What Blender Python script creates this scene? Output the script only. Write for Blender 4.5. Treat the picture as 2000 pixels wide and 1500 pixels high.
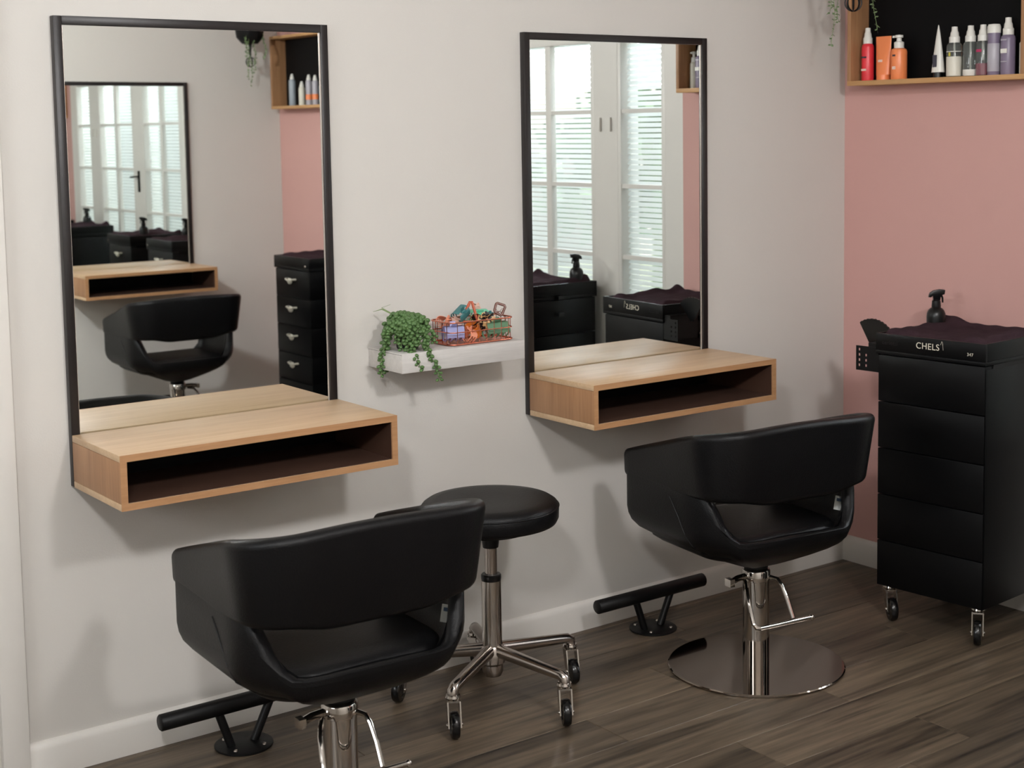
import bpy, bmesh, math, random
from mathutils import Vector, Matrix
PI = math.pi
S = bpy.context.scene
for o in list(bpy.data.objects): bpy.data.objects.remove(o, do_unlink=True)
COL = S.collection

# ------------------------------------------------------------ camera
YC0 = -4.43
CP = Vector((-4.11879, -3.64715, 1.60003))
r_ = Vector((0.79314372, -0.60888326, -0.01357269)); u_ = Vector((0.06955289, 0.06841622, 0.99522943)); f_ = Vector((0.60504994, 0.79030399, -0.09661349))
cam = bpy.data.cameras.new('camera'); camo = bpy.data.objects.new('camera', cam); COL.objects.link(camo)
m = Matrix((r_, u_, -f_)).transposed().to_4x4(); m.translation = CP; camo.matrix_world = m
cam.sensor_fit = 'HORIZONTAL'; cam.sensor_width = 36; cam.lens = 2906.96 / 2000 * 36
cam.shift_x = (1000 - 1084.117) / 2000; cam.shift_y = (533.363 - 750) / 2000
cam.clip_start = .05; cam.clip_end = 200
cam.dof.use_dof = True; cam.dof.focus_distance = 4.1; cam.dof.aperture_fstop = 5.0
S.camera = camo

# ------------------------------------------------------------ world, lights, exposure
W = bpy.data.worlds.new('world'); S.world = W; W.use_nodes = True
wn = W.node_tree; bg = wn.nodes['Background']
sky = wn.nodes.new('ShaderNodeTexSky'); sky.sky_type = 'NISHITA'; sky.sun_disc = False; sky.sun_elevation = math.radians(48); sky.sun_rotation = math.radians(200)
sky.air_density = 1.3; sky.dust_density = 4.0
hs = wn.nodes.new('ShaderNodeHueSaturation'); hs.inputs['Saturation'].default_value = .45
wn.links.new(sky.outputs[0], hs.inputs['Color']); wn.links.new(hs.outputs[0], bg.inputs[0]); bg.inputs[1].default_value = 1.0
def area(name, loc, target, size, power, color, sy=None):
    l = bpy.data.lights.new(name, 'AREA'); l.energy = power; l.color = color; l.size = size
    if sy: l.shape = 'RECTANGLE'; l.size_y = sy
    o = bpy.data.objects.new(name, l); COL.objects.link(o); o.location = loc
    o.rotation_euler = (Vector(target) - Vector(loc)).to_track_quat('-Z', 'Y').to_euler(); return o
# lamps under the ceiling (fixtures are built further down) plus added, unseen wall spots and a daylight fill panel
def bulb(loc, power, color, r=.13):
    l = bpy.data.lights.new('ceiling_lamp_light', 'POINT'); l.energy = power; l.color = color; l.shadow_soft_size = r
    o = bpy.data.objects.new('ceiling_lamp_light', l); COL.objects.link(o); o.location = loc
def spot(loc, target, power, color, ang=112):
    l = bpy.data.lights.new('track_spot_light', 'SPOT'); l.energy = power; l.color = color; l.shadow_soft_size = .11; l.spot_size = math.radians(ang); l.spot_blend = 1
    o = bpy.data.objects.new('track_spot_light', l); COL.objects.link(o); o.location = loc
    o.rotation_euler = (Vector(target) - Vector(loc)).to_track_quat('-Z', 'Y').to_euler()
bulb((-4.25, -3.15, 2.48), 58, (1, .98, .95)); bulb((-2.35, -3.3, 2.48), 34, (1, .97, .93))
spot((-4.2, -3.1, 2.5), (-2.6, 0, 2.25), 125, (.97, .98, 1)); spot((-2.4, -3.25, 2.5), (-1.4, 0, 2.2), 130, (.98, .98, 1)); spot((-3.0, -1.2, 2.5), (-1.1, YC0, 2.1), 290, (.97, .98, 1))  # spots added to brighten the upper walls, no fixtures of their own
area('window_daylight', (-6.3, -1.9, 2.15), (-2.4, -.6, 2.0), 1.5, 45, (.93, .97, 1), .8)  # unseen fill panel added inside the room; no window at this end
area('window_daylight', (.75, -2.0, 2.3), (-1.5, -2.0, .6), 2.0, 120, (.92, .97, 1), 1.2)
S.view_settings.view_transform = 'Standard'; S.view_settings.look = 'None'
S.view_settings.exposure = -0.12; S.view_settings.gamma = 1; S.view_settings.use_curve_mapping = False

# ------------------------------------------------------------ materials
def lin(c):
    return tuple(((x / 255) / 12.92 if x / 255 <= .04045 else ((x / 255 + .055) / 1.055) ** 2.4) for x in c) + (1,)
def mat(name, rgb, rough=.5, metal=0., bump=0., bscale=60., var=0., trans=0., spec=.5, coat=0., vscale=8.):
    M = bpy.data.materials.new(name); M.use_nodes = True; N = M.node_tree; L = N.links; B = N.nodes['Principled BSDF']
    B.inputs['Base Color'].default_value = lin(rgb); B.inputs['Roughness'].default_value = rough; B.inputs['Metallic'].default_value = metal
    B.inputs['Specular IOR Level'].default_value = spec; B.inputs['Transmission Weight'].default_value = trans; B.inputs['Coat Weight'].default_value = coat
    tc = N.nodes.new('ShaderNodeTexCoord')
    nz = N.nodes.new('ShaderNodeTexNoise'); nz.inputs['Scale'].default_value = vscale; nz.inputs['Detail'].default_value = 4; L.new(tc.outputs['Object'], nz.inputs['Vector'])
    mx = N.nodes.new('ShaderNodeMix'); mx.data_type = 'RGBA'; mx.blend_type = 'MULTIPLY'; mx.inputs[0].default_value = 1
    rp = N.nodes.new('ShaderNodeMapRange'); rp.inputs['To Min'].default_value = 1 - max(var, .02); rp.inputs['To Max'].default_value = 1 + max(var, .02)
    L.new(nz.outputs['Fac'], rp.inputs['Value']); mx.inputs[6].default_value = lin(rgb); L.new(rp.outputs[0], mx.inputs[7]); L.new(mx.outputs[2], B.inputs['Base Color'])
    if bump:
        n2 = N.nodes.new('ShaderNodeTexNoise'); n2.inputs['Scale'].default_value = bscale; n2.inputs['Detail'].default_value = 3; L.new(tc.outputs['Object'], n2.inputs['Vector'])
        bp = N.nodes.new('ShaderNodeBump'); bp.inputs['Strength'].default_value = bump; bp.inputs['Distance'].default_value = .002
        L.new(n2.outputs['Fac'], bp.inputs['Height']); L.new(bp.outputs[0], B.inputs['Normal'])
    return M
def wood(name, c1, c2, scale, rough=.45, rnd=False, detail=5):
    M = bpy.data.materials.new(name); M.use_nodes = True; N = M.node_tree; L = N.links; B = N.nodes['Principled BSDF']; B.inputs['Roughness'].default_value = rough
    tc = N.nodes.new('ShaderNodeTexCoord'); mp = N.nodes.new('ShaderNodeMapping'); L.new(tc.outputs['Object'], mp.inputs[0]); mp.inputs['Scale'].default_value = scale
    vec = mp.outputs[0]
    if rnd:
        oi = N.nodes.new('ShaderNodeObjectInfo'); ml = N.nodes.new('ShaderNodeMath'); ml.operation = 'MULTIPLY'; ml.inputs[1].default_value = 37; L.new(oi.outputs['Random'], ml.inputs[0])
        ad = N.nodes.new('ShaderNodeVectorMath'); L.new(vec, ad.inputs[0]); L.new(ml.outputs[0], ad.inputs[1]); vec = ad.outputs[0]
    nz = N.nodes.new('ShaderNodeTexNoise'); nz.inputs['Scale'].default_value = 1; nz.inputs['Detail'].default_value = detail; nz.inputs['Roughness'].default_value = .62; nz.inputs['Distortion'].default_value = .5; L.new(vec, nz.inputs['Vector'])
    n3 = N.nodes.new('ShaderNodeTexNoise'); n3.inputs['Scale'].default_value = 5; n3.inputs['Detail'].default_value = 3; L.new(vec, n3.inputs['Vector'])
    av = N.nodes.new('ShaderNodeMix'); av.inputs[0].default_value = .35; L.new(nz.outputs['Fac'], av.inputs[2]); L.new(n3.outputs['Fac'], av.inputs[3])
    cr = N.nodes.new('ShaderNodeValToRGB'); cr.color_ramp.elements[0].position = .33; cr.color_ramp.elements[1].position = .66
    cr.color_ramp.elements[0].color = lin(c1); cr.color_ramp.elements[1].color = lin(c2); L.new(av.outputs[0], cr.inputs[0])
    out = cr.outputs[0]
    if rnd:
        mr = N.nodes.new('ShaderNodeMapRange'); mr.inputs['To Min'].default_value = .78; mr.inputs['To Max'].default_value = 1.18; L.new(oi.outputs['Random'], mr.inputs['Value'])
        mx = N.nodes.new('ShaderNodeMix'); mx.data_type = 'RGBA'; mx.blend_type = 'MULTIPLY'; mx.inputs[0].default_value = 1; L.new(out, mx.inputs[6]); L.new(mr.outputs[0], mx.inputs[7]); out = mx.outputs[2]
    L.new(out, B.inputs['Base Color'])
    bp = N.nodes.new('ShaderNodeBump'); bp.inputs['Strength'].default_value = .12; bp.inputs['Distance'].default_value = .002; L.new(av.outputs[0], bp.inputs['Height']); L.new(bp.outputs[0], B.inputs['Normal'])
    return M
def spotted(name, c1, c2, scale, thr=.5, rough=.25):
    M = bpy.data.materials.new(name); M.use_nodes = True; N = M.node_tree; L = N.links; B = N.nodes['Principled BSDF']; B.inputs['Roughness'].default_value = rough
    tc = N.nodes.new('ShaderNodeTexCoord'); nz = N.nodes.new('ShaderNodeTexNoise'); nz.inputs['Scale'].default_value = scale; L.new(tc.outputs['Object'], nz.inputs[0])
    cr = N.nodes.new('ShaderNodeValToRGB'); cr.color_ramp.elements[0].position = thr - .03; cr.color_ramp.elements[1].position = thr + .03
    cr.color_ramp.elements[0].color = lin(c1); cr.color_ramp.elements[1].color = lin(c2); L.new(nz.outputs['Fac'], cr.inputs[0]); L.new(cr.outputs[0], B.inputs['Base Color']); return M

M_wall = mat('cream_wall_paint', (206, 202, 196), .75, bump=.15, bscale=220, var=.02, vscale=2)
M_pink = mat('pink_wall_paint', (205, 160, 153), .75, bump=.15, bscale=220, var=.02, vscale=2)
M_white = mat('white_satin_paint', (222, 218, 212), .4, var=.02)
M_ceil = mat('ceiling_paint', (214, 212, 208), .8)
M_sub = mat('dark_joint', (28, 23, 20), .9)
M_plank = wood('grey_brown_vinyl_plank', (33, 26, 20), (126, 110, 91), (.8, 13, 13), .42, True, 9)
M_oakx = wood('light_oak_grain_lengthwise', (190, 157, 121), (212, 182, 147), (1.6, 26, 26), .42)
M_oakz = wood('light_oak_grain_upright', (150, 108, 74), (178, 134, 96), (26, 26, 1.5), .45)
M_oakb = wood('oak_box_shelf_grain', (176, 130, 84), (200, 155, 104), (26, 2.0, 26), .5)
M_oakedge = wood('oak_edge_banding', (160, 116, 78), (182, 138, 98), (3, 20, 60), .5)
M_backp = mat('black_back_panel', (6, 6, 7), .6, spec=.15)
M_shade = mat('dark_brown_lining', (66, 42, 30), .6)  # shade inside the oak boxes, put into the colour
M_frame = mat('black_brown_frame', (26, 21, 21), .38, bump=.1, bscale=90)
M_mirror = mat('silvered_mirror_glass', (238, 242, 240), .0, 1., var=.0)
M_edge = mat('bright_glass_edge', (226, 214, 204), .25, .6)
M_leather = mat('black_leather', (8, 8, 10), .42, bump=.35, bscale=260, spec=.27)
M_chrome = mat('chrome', (196, 190, 184), .08, 1.)
M_plate = mat('polished_steel_plate', (150, 138, 128), .05, 1.)
M_alu = mat('polished_aluminium', (186, 178, 172), .2, 1.)
M_pale = mat('pale_metal_handle', (206, 200, 186), .35, .5)
M_blackm = mat('black_powder_coat', (9, 9, 10), .45, bump=.1, bscale=300, spec=.3)
M_blackp = mat('black_plastic', (9, 9, 10), .3, spec=.4)
M_trol = mat('black_trolley_plastic', (7, 7, 8), .42, bump=.08, bscale=400, spec=.2)
M_tyre = mat('black_caster_wheel', (12, 12, 13), .22)
M_towel = mat('dark_plum_towel', (58, 42, 48), .95, bump=1.0, bscale=420, var=.25, vscale=18, spec=.1)
M_copper = mat('rose_copper_wire', (226, 142, 118), .22, 1.)
M_shelfw = wood('whitewashed_shelf', (188, 184, 180), (206, 202, 198), (3, 40, 40), .55)
M_tag = mat('white_care_tag', (215, 218, 215), .6)
M_tagink = mat('tag_ink', (70, 92, 120), .6)
M_lettr = mat('cream_lettering', (222, 214, 196), .6)
M_emb = mat('embossed_black', (24, 23, 24), .3)
M_leaf = mat('bead_leaf_green', (82, 112, 64), .42, var=.4, vscale=60, spec=.4)
M_leaf2 = mat('vine_leaf_green', (104, 124, 86), .5, var=.3, vscale=60)
M_stem = mat('pale_green_stem', (120, 140, 92), .6)
M_blind = mat('white_blind_slat', (232, 234, 234), .5)
_n = M_blind.node_tree; _t = _n.nodes.new('ShaderNodeBsdfTranslucent'); _t.inputs[0].default_value = (.85, .88, .88, 1); _m = _n.nodes.new('ShaderNodeMixShader'); _m.inputs[0].default_value = .5
_n.links.new(_n.nodes['Principled BSDF'].outputs[0], _m.inputs[1]); _n.links.new(_t.outputs[0], _m.inputs[2]); _n.links.new(_m.outputs[0], _n.nodes['Material Output'].inputs[0])
M_glass = mat('window_pane', (250, 252, 252), .0, trans=1.)
M_bush = mat('outdoor_foliage', (92, 124, 80), .6, var=.5, vscale=3)
M_grass = mat('outdoor_ground', (128, 134, 108), .9, var=.3)
M_fence = mat('outdoor_fence', (190, 186, 178), .8, var=.1)

# ------------------------------------------------------------ mesh helpers
class MB:
    def __init__(s): s.v = []; s.f = []
    def add(s, vs, fs):
        b = len(s.v); s.v += [tuple(v) for v in vs]; s.f += [tuple(i + b for i in f) for f in fs]; return s
    def box(s, x0, x1, y0, y1, z0, z1):
        return s.add([(x0, y0, z0), (x1, y0, z0), (x1, y1, z0), (x0, y1, z0), (x0, y0, z1), (x1, y0, z1), (x1, y1, z1), (x0, y1, z1)],
                     [(0, 3, 2, 1), (4, 5, 6, 7), (0, 1, 5, 4), (1, 2, 6, 5), (2, 3, 7, 6), (3, 0, 4, 7)])
    def loft(s, secs, cap=True, closed=False):
        n = len(secs[0]); vs = [p for q in secs for p in q]; fs = []; k = len(secs)
        for i in range(k if closed else k - 1):
            a = i * n; b = ((i + 1) % k) * n
            for j in range(n): fs.append((a + j, a + (j + 1) % n, b + (j + 1) % n, b + j))
        if cap and not closed: fs.append(tuple(range(n))[::-1]); fs.append(tuple((k - 1) * n + j for j in range(n)))
        return s.add(vs, fs)
    def lathe(s, prof, seg=32, c=(0, 0, 0), M=None):
        secs = []
        for r, z in prof:
            q = [Vector((max(r, 1e-5) * math.cos(2 * PI * j / seg), max(r, 1e-5) * math.sin(2 * PI * j / seg), z)) for j in range(seg)]
            secs.append([(M @ p if M else p) + Vector(c) for p in q])
        return s.loft(secs)
    def tube(s, pts, r, seg=10, closed=False, cap=True):
        pts = [Vector(p) for p in pts]; n = len(pts); secs = []
        rr = r if isinstance(r, (list, tuple)) else [r] * n
        prev = None
        for i, p in enumerate(pts):
            if closed: t = pts[(i + 1) % n] - pts[i - 1]
            else: t = pts[min(i + 1, n - 1)] - pts[max(i - 1, 0)]
            t = t.normalized()
            if prev is None:
                a = Vector((0, 0, 1)) if abs(t.z) < .9 else Vector((1, 0, 0)); nrm = (a - t * a.dot(t)).normalized()
            else: nrm = (prev - t * prev.dot(t)).normalized()
            prev = nrm; bn = t.cross(nrm)
            secs.append([p + (nrm * math.cos(2 * PI * j / seg) + bn * math.sin(2 * PI * j / seg)) * rr[i] for j in range(seg)])
        return s.loft(secs, cap, closed)
    def ball(s, c, r, seg=8, rings=5, M=None):
        prof = [(math.sin(PI * i / rings), -math.cos(PI * i / rings)) for i in range(rings + 1)]
        rr = r if isinstance(r, tuple) else (r, r, r); secs = []
        for a, z in prof:
            q = [Vector((max(a, 1e-3) * math.cos(2 * PI * j / seg) * rr[0], max(a, 1e-3) * math.sin(2 * PI * j / seg) * rr[1], z * rr[2])) for j in range(seg)]
            secs.append([(M @ p if M else p) + Vector(c) for p in q])
        return s.loft(secs)
    def grid(s, nx, ny, fn):
        vs = [fn(i / nx, j / ny) for j in range(ny + 1) for i in range(nx + 1)]
        return s.add(vs, [(j * (nx + 1) + i, j * (nx + 1) + i + 1, (j + 1) * (nx + 1) + i + 1, (j + 1) * (nx + 1) + i) for j in range(ny) for i in range(nx)])
    def mesh(s, name, mt, bev=0, smooth=True, ang=35, bseg=2):
        me = bpy.data.meshes.new(name); me.from_pydata(s.v, [], s.f); me.update()
        bm = bmesh.new(); bm.from_mesh(me); bmesh.ops.recalc_face_normals(bm, faces=bm.faces)
        if bev:
            es = [e for e in bm.edges if len(e.link_faces) == 2 and e.calc_face_angle() > .6]
            bmesh.ops.bevel(bm, geom=es, offset=bev, segments=bseg, affect='EDGES', profile=.5, clamp_overlap=True)
        bm.to_mesh(me); bm.free(); me.materials.append(mt)
        if smooth:
            me.polygons.foreach_set('use_smooth', [True] * len(me.polygons)); me.set_sharp_from_angle(angle=math.radians(ang))
        return me
    def build(s, name, mt, parent=None, loc=None, rot=None, **k):
        o = bpy.data.objects.new(name, s.mesh(name, mt, **k)); COL.objects.link(o)
        if parent: o.parent = parent
        if loc is not None: o.location = loc
        if rot is not None: o.rotation_euler = rot
        return o
def tag(o, label, cat, group=None, kind=None):
    if label: o['label'] = label
    if cat: o['category'] = cat
    if group: o['group'] = group
    if kind: o['kind'] = kind
    return o
def thing(name, label, cat, loc=(0, 0, 0), rz=0, group=None):
    o = bpy.data.objects.new(name, None); COL.objects.link(o); o.location = loc; o.rotation_euler = (0, 0, rz); o.empty_display_size = .05
    return tag(o, label, cat, group)
def struct(o, label=None): o['kind'] = 'structure'; (label and o.__setitem__('label', label)); return o
def copy_tree(o, parent=None):
    c = o.copy(); COL.objects.link(c); c.parent = parent
    for ch in list(o.children): copy_tree(ch, c)
    return c
def dup(o, loc, rz, label):
    c = copy_tree(o); c.location = loc; c.rotation_euler = (0, 0, rz); c['label'] = label; return c
def inst(name, me, parent, loc=(0, 0, 0), rot=(0, 0, 0)):
    o = bpy.data.objects.new(name, me); COL.objects.link(o); o.parent = parent; o.location = loc; o.rotation_euler = rot; return o
def text(s, size, mt, name, parent, M):
    cu = bpy.data.curves.new('t', 'FONT'); cu.body = s; cu.size = size; cu.align_x = 'CENTER'; cu.align_y = 'CENTER'; cu.extrude = .0004; cu.space_character = 1.08
    o = bpy.data.objects.new('t', cu); COL.objects.link(o); bpy.context.view_layer.update()
    me = bpy.data.meshes.new_from_object(o.evaluated_get(bpy.context.evaluated_depsgraph_get())); bpy.data.objects.remove(o)
    me.transform(M); me.materials.clear(); me.materials.append(mt); me.name = name
    t = bpy.data.objects.new(name, me); COL.objects.link(t); t.parent = parent; return t
def smooth(a, b, x):
    t = min(1, max(0, (x - a) / (b - a))); return t * t * (3 - 2 * t)

# ------------------------------------------------------------ room shell
YC = -4.43; XD = -7.0; H = 2.7
fl = struct(MB().box(XD, .0, YC, 0, -.06, -.004).build('floor', M_sub, smooth=False))
rnd = random.Random(5)
PW = .182; y = -.042; row = 0
joints = {-1: -1.04, 0: -1.48, 1: -.985, -2: -.47, -3: -1.30}
pm = {}
rows = []
yy = -.95 + PW * 6
k = -6
while yy - PW > YC - PW:
    rows.append((k, yy, yy - PW)); yy -= PW; k += 1
for k, ya, yb in rows:
    ya = min(ya, -.016); yb = max(yb, YC + .012)
    if ya - yb < .02: continue
    jx = joints.get(k, -rnd.uniform(.1, 1.3)); xs = [-.016]; x = jx
    while x > XD + .02: xs.append(x); x -= 1.22
    xs.append(XD + .005)
    for a, b in zip(xs, xs[1:]):
        if a - b < .03: continue
        L_ = a - b; key = (round(L_, 3), round(ya - yb, 3))
        if key not in pm: pm[key] = MB().box(-L_ / 2 + .0007, L_ / 2 - .0007, -(ya - yb) / 2 + .0006, (ya - yb) / 2 - .0006, -.004, 0).mesh('plank', M_plank, bev=.0009, bseg=1, smooth=False)
        inst('plank', pm[key], fl, ((a + b) / 2, (ya + yb) / 2, 0))
struct(MB().box(XD - .1, .12, YC - .1, .1, H, H + .1).build('ceiling', M_ceil, smooth=False))
wl = struct(MB().box(-3.04, .0, 0, .1, 0, H).box(XD, -3.95, 0, .1, 0, H).box(-3.95, -3.04, 0, .1, 2.25, H).build('wall_left', M_wall, smooth=False), 'cream painted wall with both mirrors')
struct(MB().box(XD, 0, YC - .1, YC, 0, H).build('wall_right', M_wall, smooth=False))
struct(MB().box(XD - .1, XD, YC, 0, 0, H).build('wall_front', M_wall, smooth=False))
# end wall: pink at both sides, white window bay in the middle
Y1, Y2 = -.89, -3.08
struct(MB().box(0, .12, Y1, .1, 0, H).build('wall_back', M_pink, smooth=False), 'pink painted end wall behind the bottle shelf')
struct(MB().box(0, .12, YC - .1, Y2, 0, H).build('wall_back_right', M_pink, smooth=False), 'pink painted end wall seen in the left mirror')
wins = [(-1.00, -1.305, 0), (-1.465, -2.13, 1), (-2.30, -2.95, 1)]
ZB, ZT = .62, 2.0
bay = MB().box(0, .12, Y2, Y1, 0, ZB).box(0, .12, Y2, Y1, ZT, H)
ys = [Y1] + [v for w in wins for v in w[:2]] + [Y2]
for a, b in zip(ys[::2], ys[1::2]): bay.box(0, .12, b, a, ZB, ZT)
struct(bay.build('wall_back_window', M_white, smooth=False), 'white window surround')
for i, (a, b, mull) in enumerate(wins):
    w = bpy.data.objects.new('window_%d' % (i + 1), None); COL.objects.link(w); w['kind'] = 'structure'; w.location = (0, (a + b) / 2, 0)
    hw = (a - b) / 2
    fr = MB().box(.0, .06, -hw, -hw + .022, ZB, ZT).box(.0, .06, hw - .022, hw, ZB, ZT).box(.0, .06, -hw + .022, hw - .022, ZB, ZB + .03).box(.0, .06, -hw + .022, hw - .022, ZT - .03, ZT)
    fr.build('window_frame', M_white, w, bev=.002)
    for z in (1.67, 1.35, 1.045, .80): MB().box(.004, .03, -hw + .023, hw - .023, z - .009, z + .009).build('muntin', M_white, w)
    if mull: MB().box(.003, .032, -.02, .02, ZB + .031, ZT - .031).build('mullion', M_white, w, bev=.002)
    MB().box(.052, .056, -hw + .022, hw - .022, ZB + .03, ZT - .03).build('pane', M_glass, w, smooth=False)
    sm = MB().add([(-.0105, -hw + .024, -.0035), (0, -hw + .024, .0015), (.0105, -hw + .024, .0035), (-.0105, hw - .024, -.0035), (0, hw - .024, .0015), (.0105, hw - .024, .0035)], [(0, 1, 4, 3), (1, 2, 5, 4)]).mesh('slat', M_blind)
    z = ZB + .045
    while z < ZT - .03: inst('slat', sm, w, (.042, 0, z), (0, math.radians(-34), 0)); z += .0225
    struct_s = None
h = struct(MB().box(-.010, 0, -.011, .011, 1.19, 1.34).tube([(-.01, 0, 1.30), (-.040, 0, 1.30), (-.040, .07, 1.295)], .006).build('trim_1', M_blackm, loc=(0, -2.215, 0), bev=.001), 'black window latch')
h2 = struct(MB().box(-.010, 0, -.006, .006, 1.585, 1.645).build('trim_2', M_white, loc=(0, -1.35, 0), bev=.002)); h3 = h2.copy(); h3.name = 'trim_3'; COL.objects.link(h3); h3.location.y = -1.42
# baseboards with a bevelled top
def base(x0, y0, x1, y1, n, name):
    d = Vector((x1 - x0, y1 - y0, 0)); nn = Vector(n)
    prof = [(0, .0), (.016, .0), (.016, .074), (.013, .084), (.005, .0925), (0, .0925)]
    secs = [[Vector((px, py, 0)) + nn * a + Vector((0, 0, b)) for a, b in prof] for px, py in ((x0, y0), (x1, y1))]
    return struct(MB().loft(secs).build(name, M_white, ang=50))
base(-3.0, 0, 0, 0, (0, -1, 0), 'baseboard_left'); base(0, 0, 0, YC, (-1, 0, 0), 'baseboard_back'); base(XD, YC, 0, YC, (0, 1, 0), 'baseboard_right'); base(XD, YC, XD, 0, (1, 0, 0), 'baseboard_front')
cs = MB()
for x0, x1 in ((-3.066, -3.0), (-4.0, -3.95)): cs.box(x0, x1, -.022, .0, 0, 2.3)
cs.box(-4.0, -3.0, -.022, 0, 2.3, 2.36)
struct(cs.build('trim_4', M_white, bev=.003), 'white door casing at the left edge')
struct(MB().box(-3.085, -3.06, -.006, .1, 0, 2.3).box(-3.95, -3.91, -.006, .1, 0, 2.3).build('trim_5', M_white, bev=.002))
dr = bpy.data.objects.new('door_1', None); COL.objects.link(dr); dr['kind'] = 'structure'
MB().box(-3.91, -3.085, .03, .07, .005, 2.24).build('door_panel', M_white, dr, bev=.002)
MB().lathe([(0, 0), (.025, 0), (.025, .008), (.01, .012), (.01, .04), (.026, .05), (.026, .062), (0, .07)], 20, M=Matrix.Rotation(PI / 2, 3, 'X')).build('door_handle', M_chrome, dr, loc=(-3.84, .03, 1.0))

# ------------------------------------------------------------ outside the windows
gr = MB().box(.12, 14, -12, 8, -.3, -.2).build('ground', M_grass, smooth=False); gr['kind'] = 'structure'
struct(MB().box(9.0, 9.1, -12, 8, -.2, 1.7).build('wall_garden', M_fence, smooth=False))
def bush(x, y, R, hgt, seed, label):
    rd = random.Random(seed); b = MB()
    for i in range(700):
        th = rd.uniform(0, 2 * PI); ph = math.acos(rd.uniform(-.4, 1)); q = rd.uniform(.55, 1)
        c = Vector((math.sin(ph) * math.cos(th) * R * q, math.sin(ph) * math.sin(th) * R * q, hgt * (.55 + .45 * math.cos(ph) * q)))
        a = Vector([rd.gauss(0, 1) for _ in 'xyz']).normalized() * .13; d = a.orthogonal().normalized() * .06
        b.add([c - a, c + d, c + a, c - d], [(0, 1, 2, 3)])
    t = thing('bush', label, 'bush', (x, y, -.2)); f = b.build('foliage', M_bush, t, smooth=False); f['kind'] = 'stuff'
    MB().tube([(0, 0, 0), (.03, 0, hgt * .4), (0, .05, hgt * .7)], [.06, .05, .02]).build('stem', M_stem, t); return t
bush(4.2, -.6, 1.0, 2.6, 1, 'leafy green bush outside the window nearest the pink wall')
bush(5.6, -3.0, 1.2, 3.3, 2, 'tall green bush outside the middle window')
bush(5.8, 1.2, 1.3, 3.6, 3, 'tallest green bush standing left of the others outside')
bush(4.0, -5.6, 1.0, 2.4, 4, 'low green bush outside the far window beside the latch')

# ------------------------------------------------------------ ceiling lamps (above the frame)
for x, y, lb in ((-4.5, -3.3, 'round white ceiling lamp above the camera side'), (-2.3, -3.4, 'round white ceiling lamp towards the windows')):
    t = thing('ceiling_lamp', lb, 'lamp', (x, y, H)); MB().lathe([(.2, -.02), (.24, -.02), (.25, 0), (.2, 0)], 40).build('ring', M_white, t); MB().tube([(0, 0, 0), (0, 0, -.08)], .006, 8).build('cord', M_white, t)

# ------------------------------------------------------------ stations
MW, ZTM, ZS, ZBO, DEP = .75, 1.8894, .8581, .7261, .336
def station(x0, wy, flip, n):
    """mirror and box shelf on a wall at y=wy; flip -> faces +y"""
    s = -1 if not flip else 1
    rz = 0 if not flip else PI
    names = {1: ('tall black framed mirror above the nearer box shelf, left of the white ledge', 'light oak open box shelf under the left mirror'),
             2: ('tall black framed mirror right of the white ledge, reflecting the window blinds', 'light oak open box shelf under the right mirror'),
             3: ('black framed mirror on the opposite wall, seen inside the left mirror', 'light oak box shelf on the opposite wall, seen inside the left mirror')}[n]
    cx = x0 + MW / 2
    t = thing('wall_mirror', names[0], 'mirror', (cx, wy, ZBO), rz, 'salon station mirrors')
    hw = MW / 2; b = .0215; d0, d1 = -.022, 0; zt = ZTM - ZBO
    MB().box(-hw, -hw + b, d0, d1, 0, zt).build('frame_bar', M_frame, t, bev=.0015)
    MB().box(hw - b, hw, d0, d1, 0, zt).build('frame_bar', M_frame, t, bev=.0015)
    MB().box(-hw + b, hw - b, d0, d1, zt - b, zt).build('frame_bar', M_frame, t, bev=.0015)
    MB().box(-hw + b, hw - b, d0, d1, 0, b).build('frame_bar', M_frame, t, bev=.0015)
    MB().box(-hw + b, hw - b, -.013, -.003, b, zt - b).build('glass', M_mirror, t, smooth=False)
    for a in (hw - b - .003, -hw + b): MB().box(a, a + .003, -.0145, -.013, b, zt - b).build('glass_edge', M_edge, t)
    t = thing('box_shelf', names[1], 'shelf', (cx, wy, ZBO), rz, 'oak box shelves of the stations')
    hh = ZS - ZBO; T = .0165; yb = -.0235
    MB().box(-hw, hw, -DEP, yb, hh - T, hh).build('top_panel', M_oakx, t, bev=.0012)
    MB().box(-hw, hw, -DEP, yb, 0, T).build('bottom_panel', M_oakx, t, bev=.0012)
    for a in (-hw, hw - T): MB().box(a, a + T, -DEP, yb, T + .0004, hh - T - .0004).build('side_panel', M_oakz, t, bev=.001)
    MB().box(-hw + T, hw - T, yb - .012, yb, T, hh - T).build('back_panel', M_backp, t)
    for q in ((-hw, hw, 0, T), (-hw, hw, hh - T, hh), (-hw, -hw + T, T, hh - T), (hw - T, hw, T, hh - T)):
        MB().box(q[0], q[1], -DEP - .0008, -DEP, q[2], q[3]).build('edge_band', M_oakedge, t)
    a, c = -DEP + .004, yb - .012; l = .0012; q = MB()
    q.box(-hw + T, hw - T, a, c, T, T + l).box(-hw + T, hw - T, a, c, hh - T - l, hh - T).box(-hw + T, -hw + T + l, a, c, T + l, hh - T - l).box(hw - T - l, hw - T, a, c, T + l, hh - T - l).build('dark_lining', M_shade, t)  # thin brown sheets added over the oak to paint the inner shade
station(-2.8622, 0, False, 1); station(-1.4487, 0, False, 2); station(-1.335, YC, True, 3)

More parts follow.
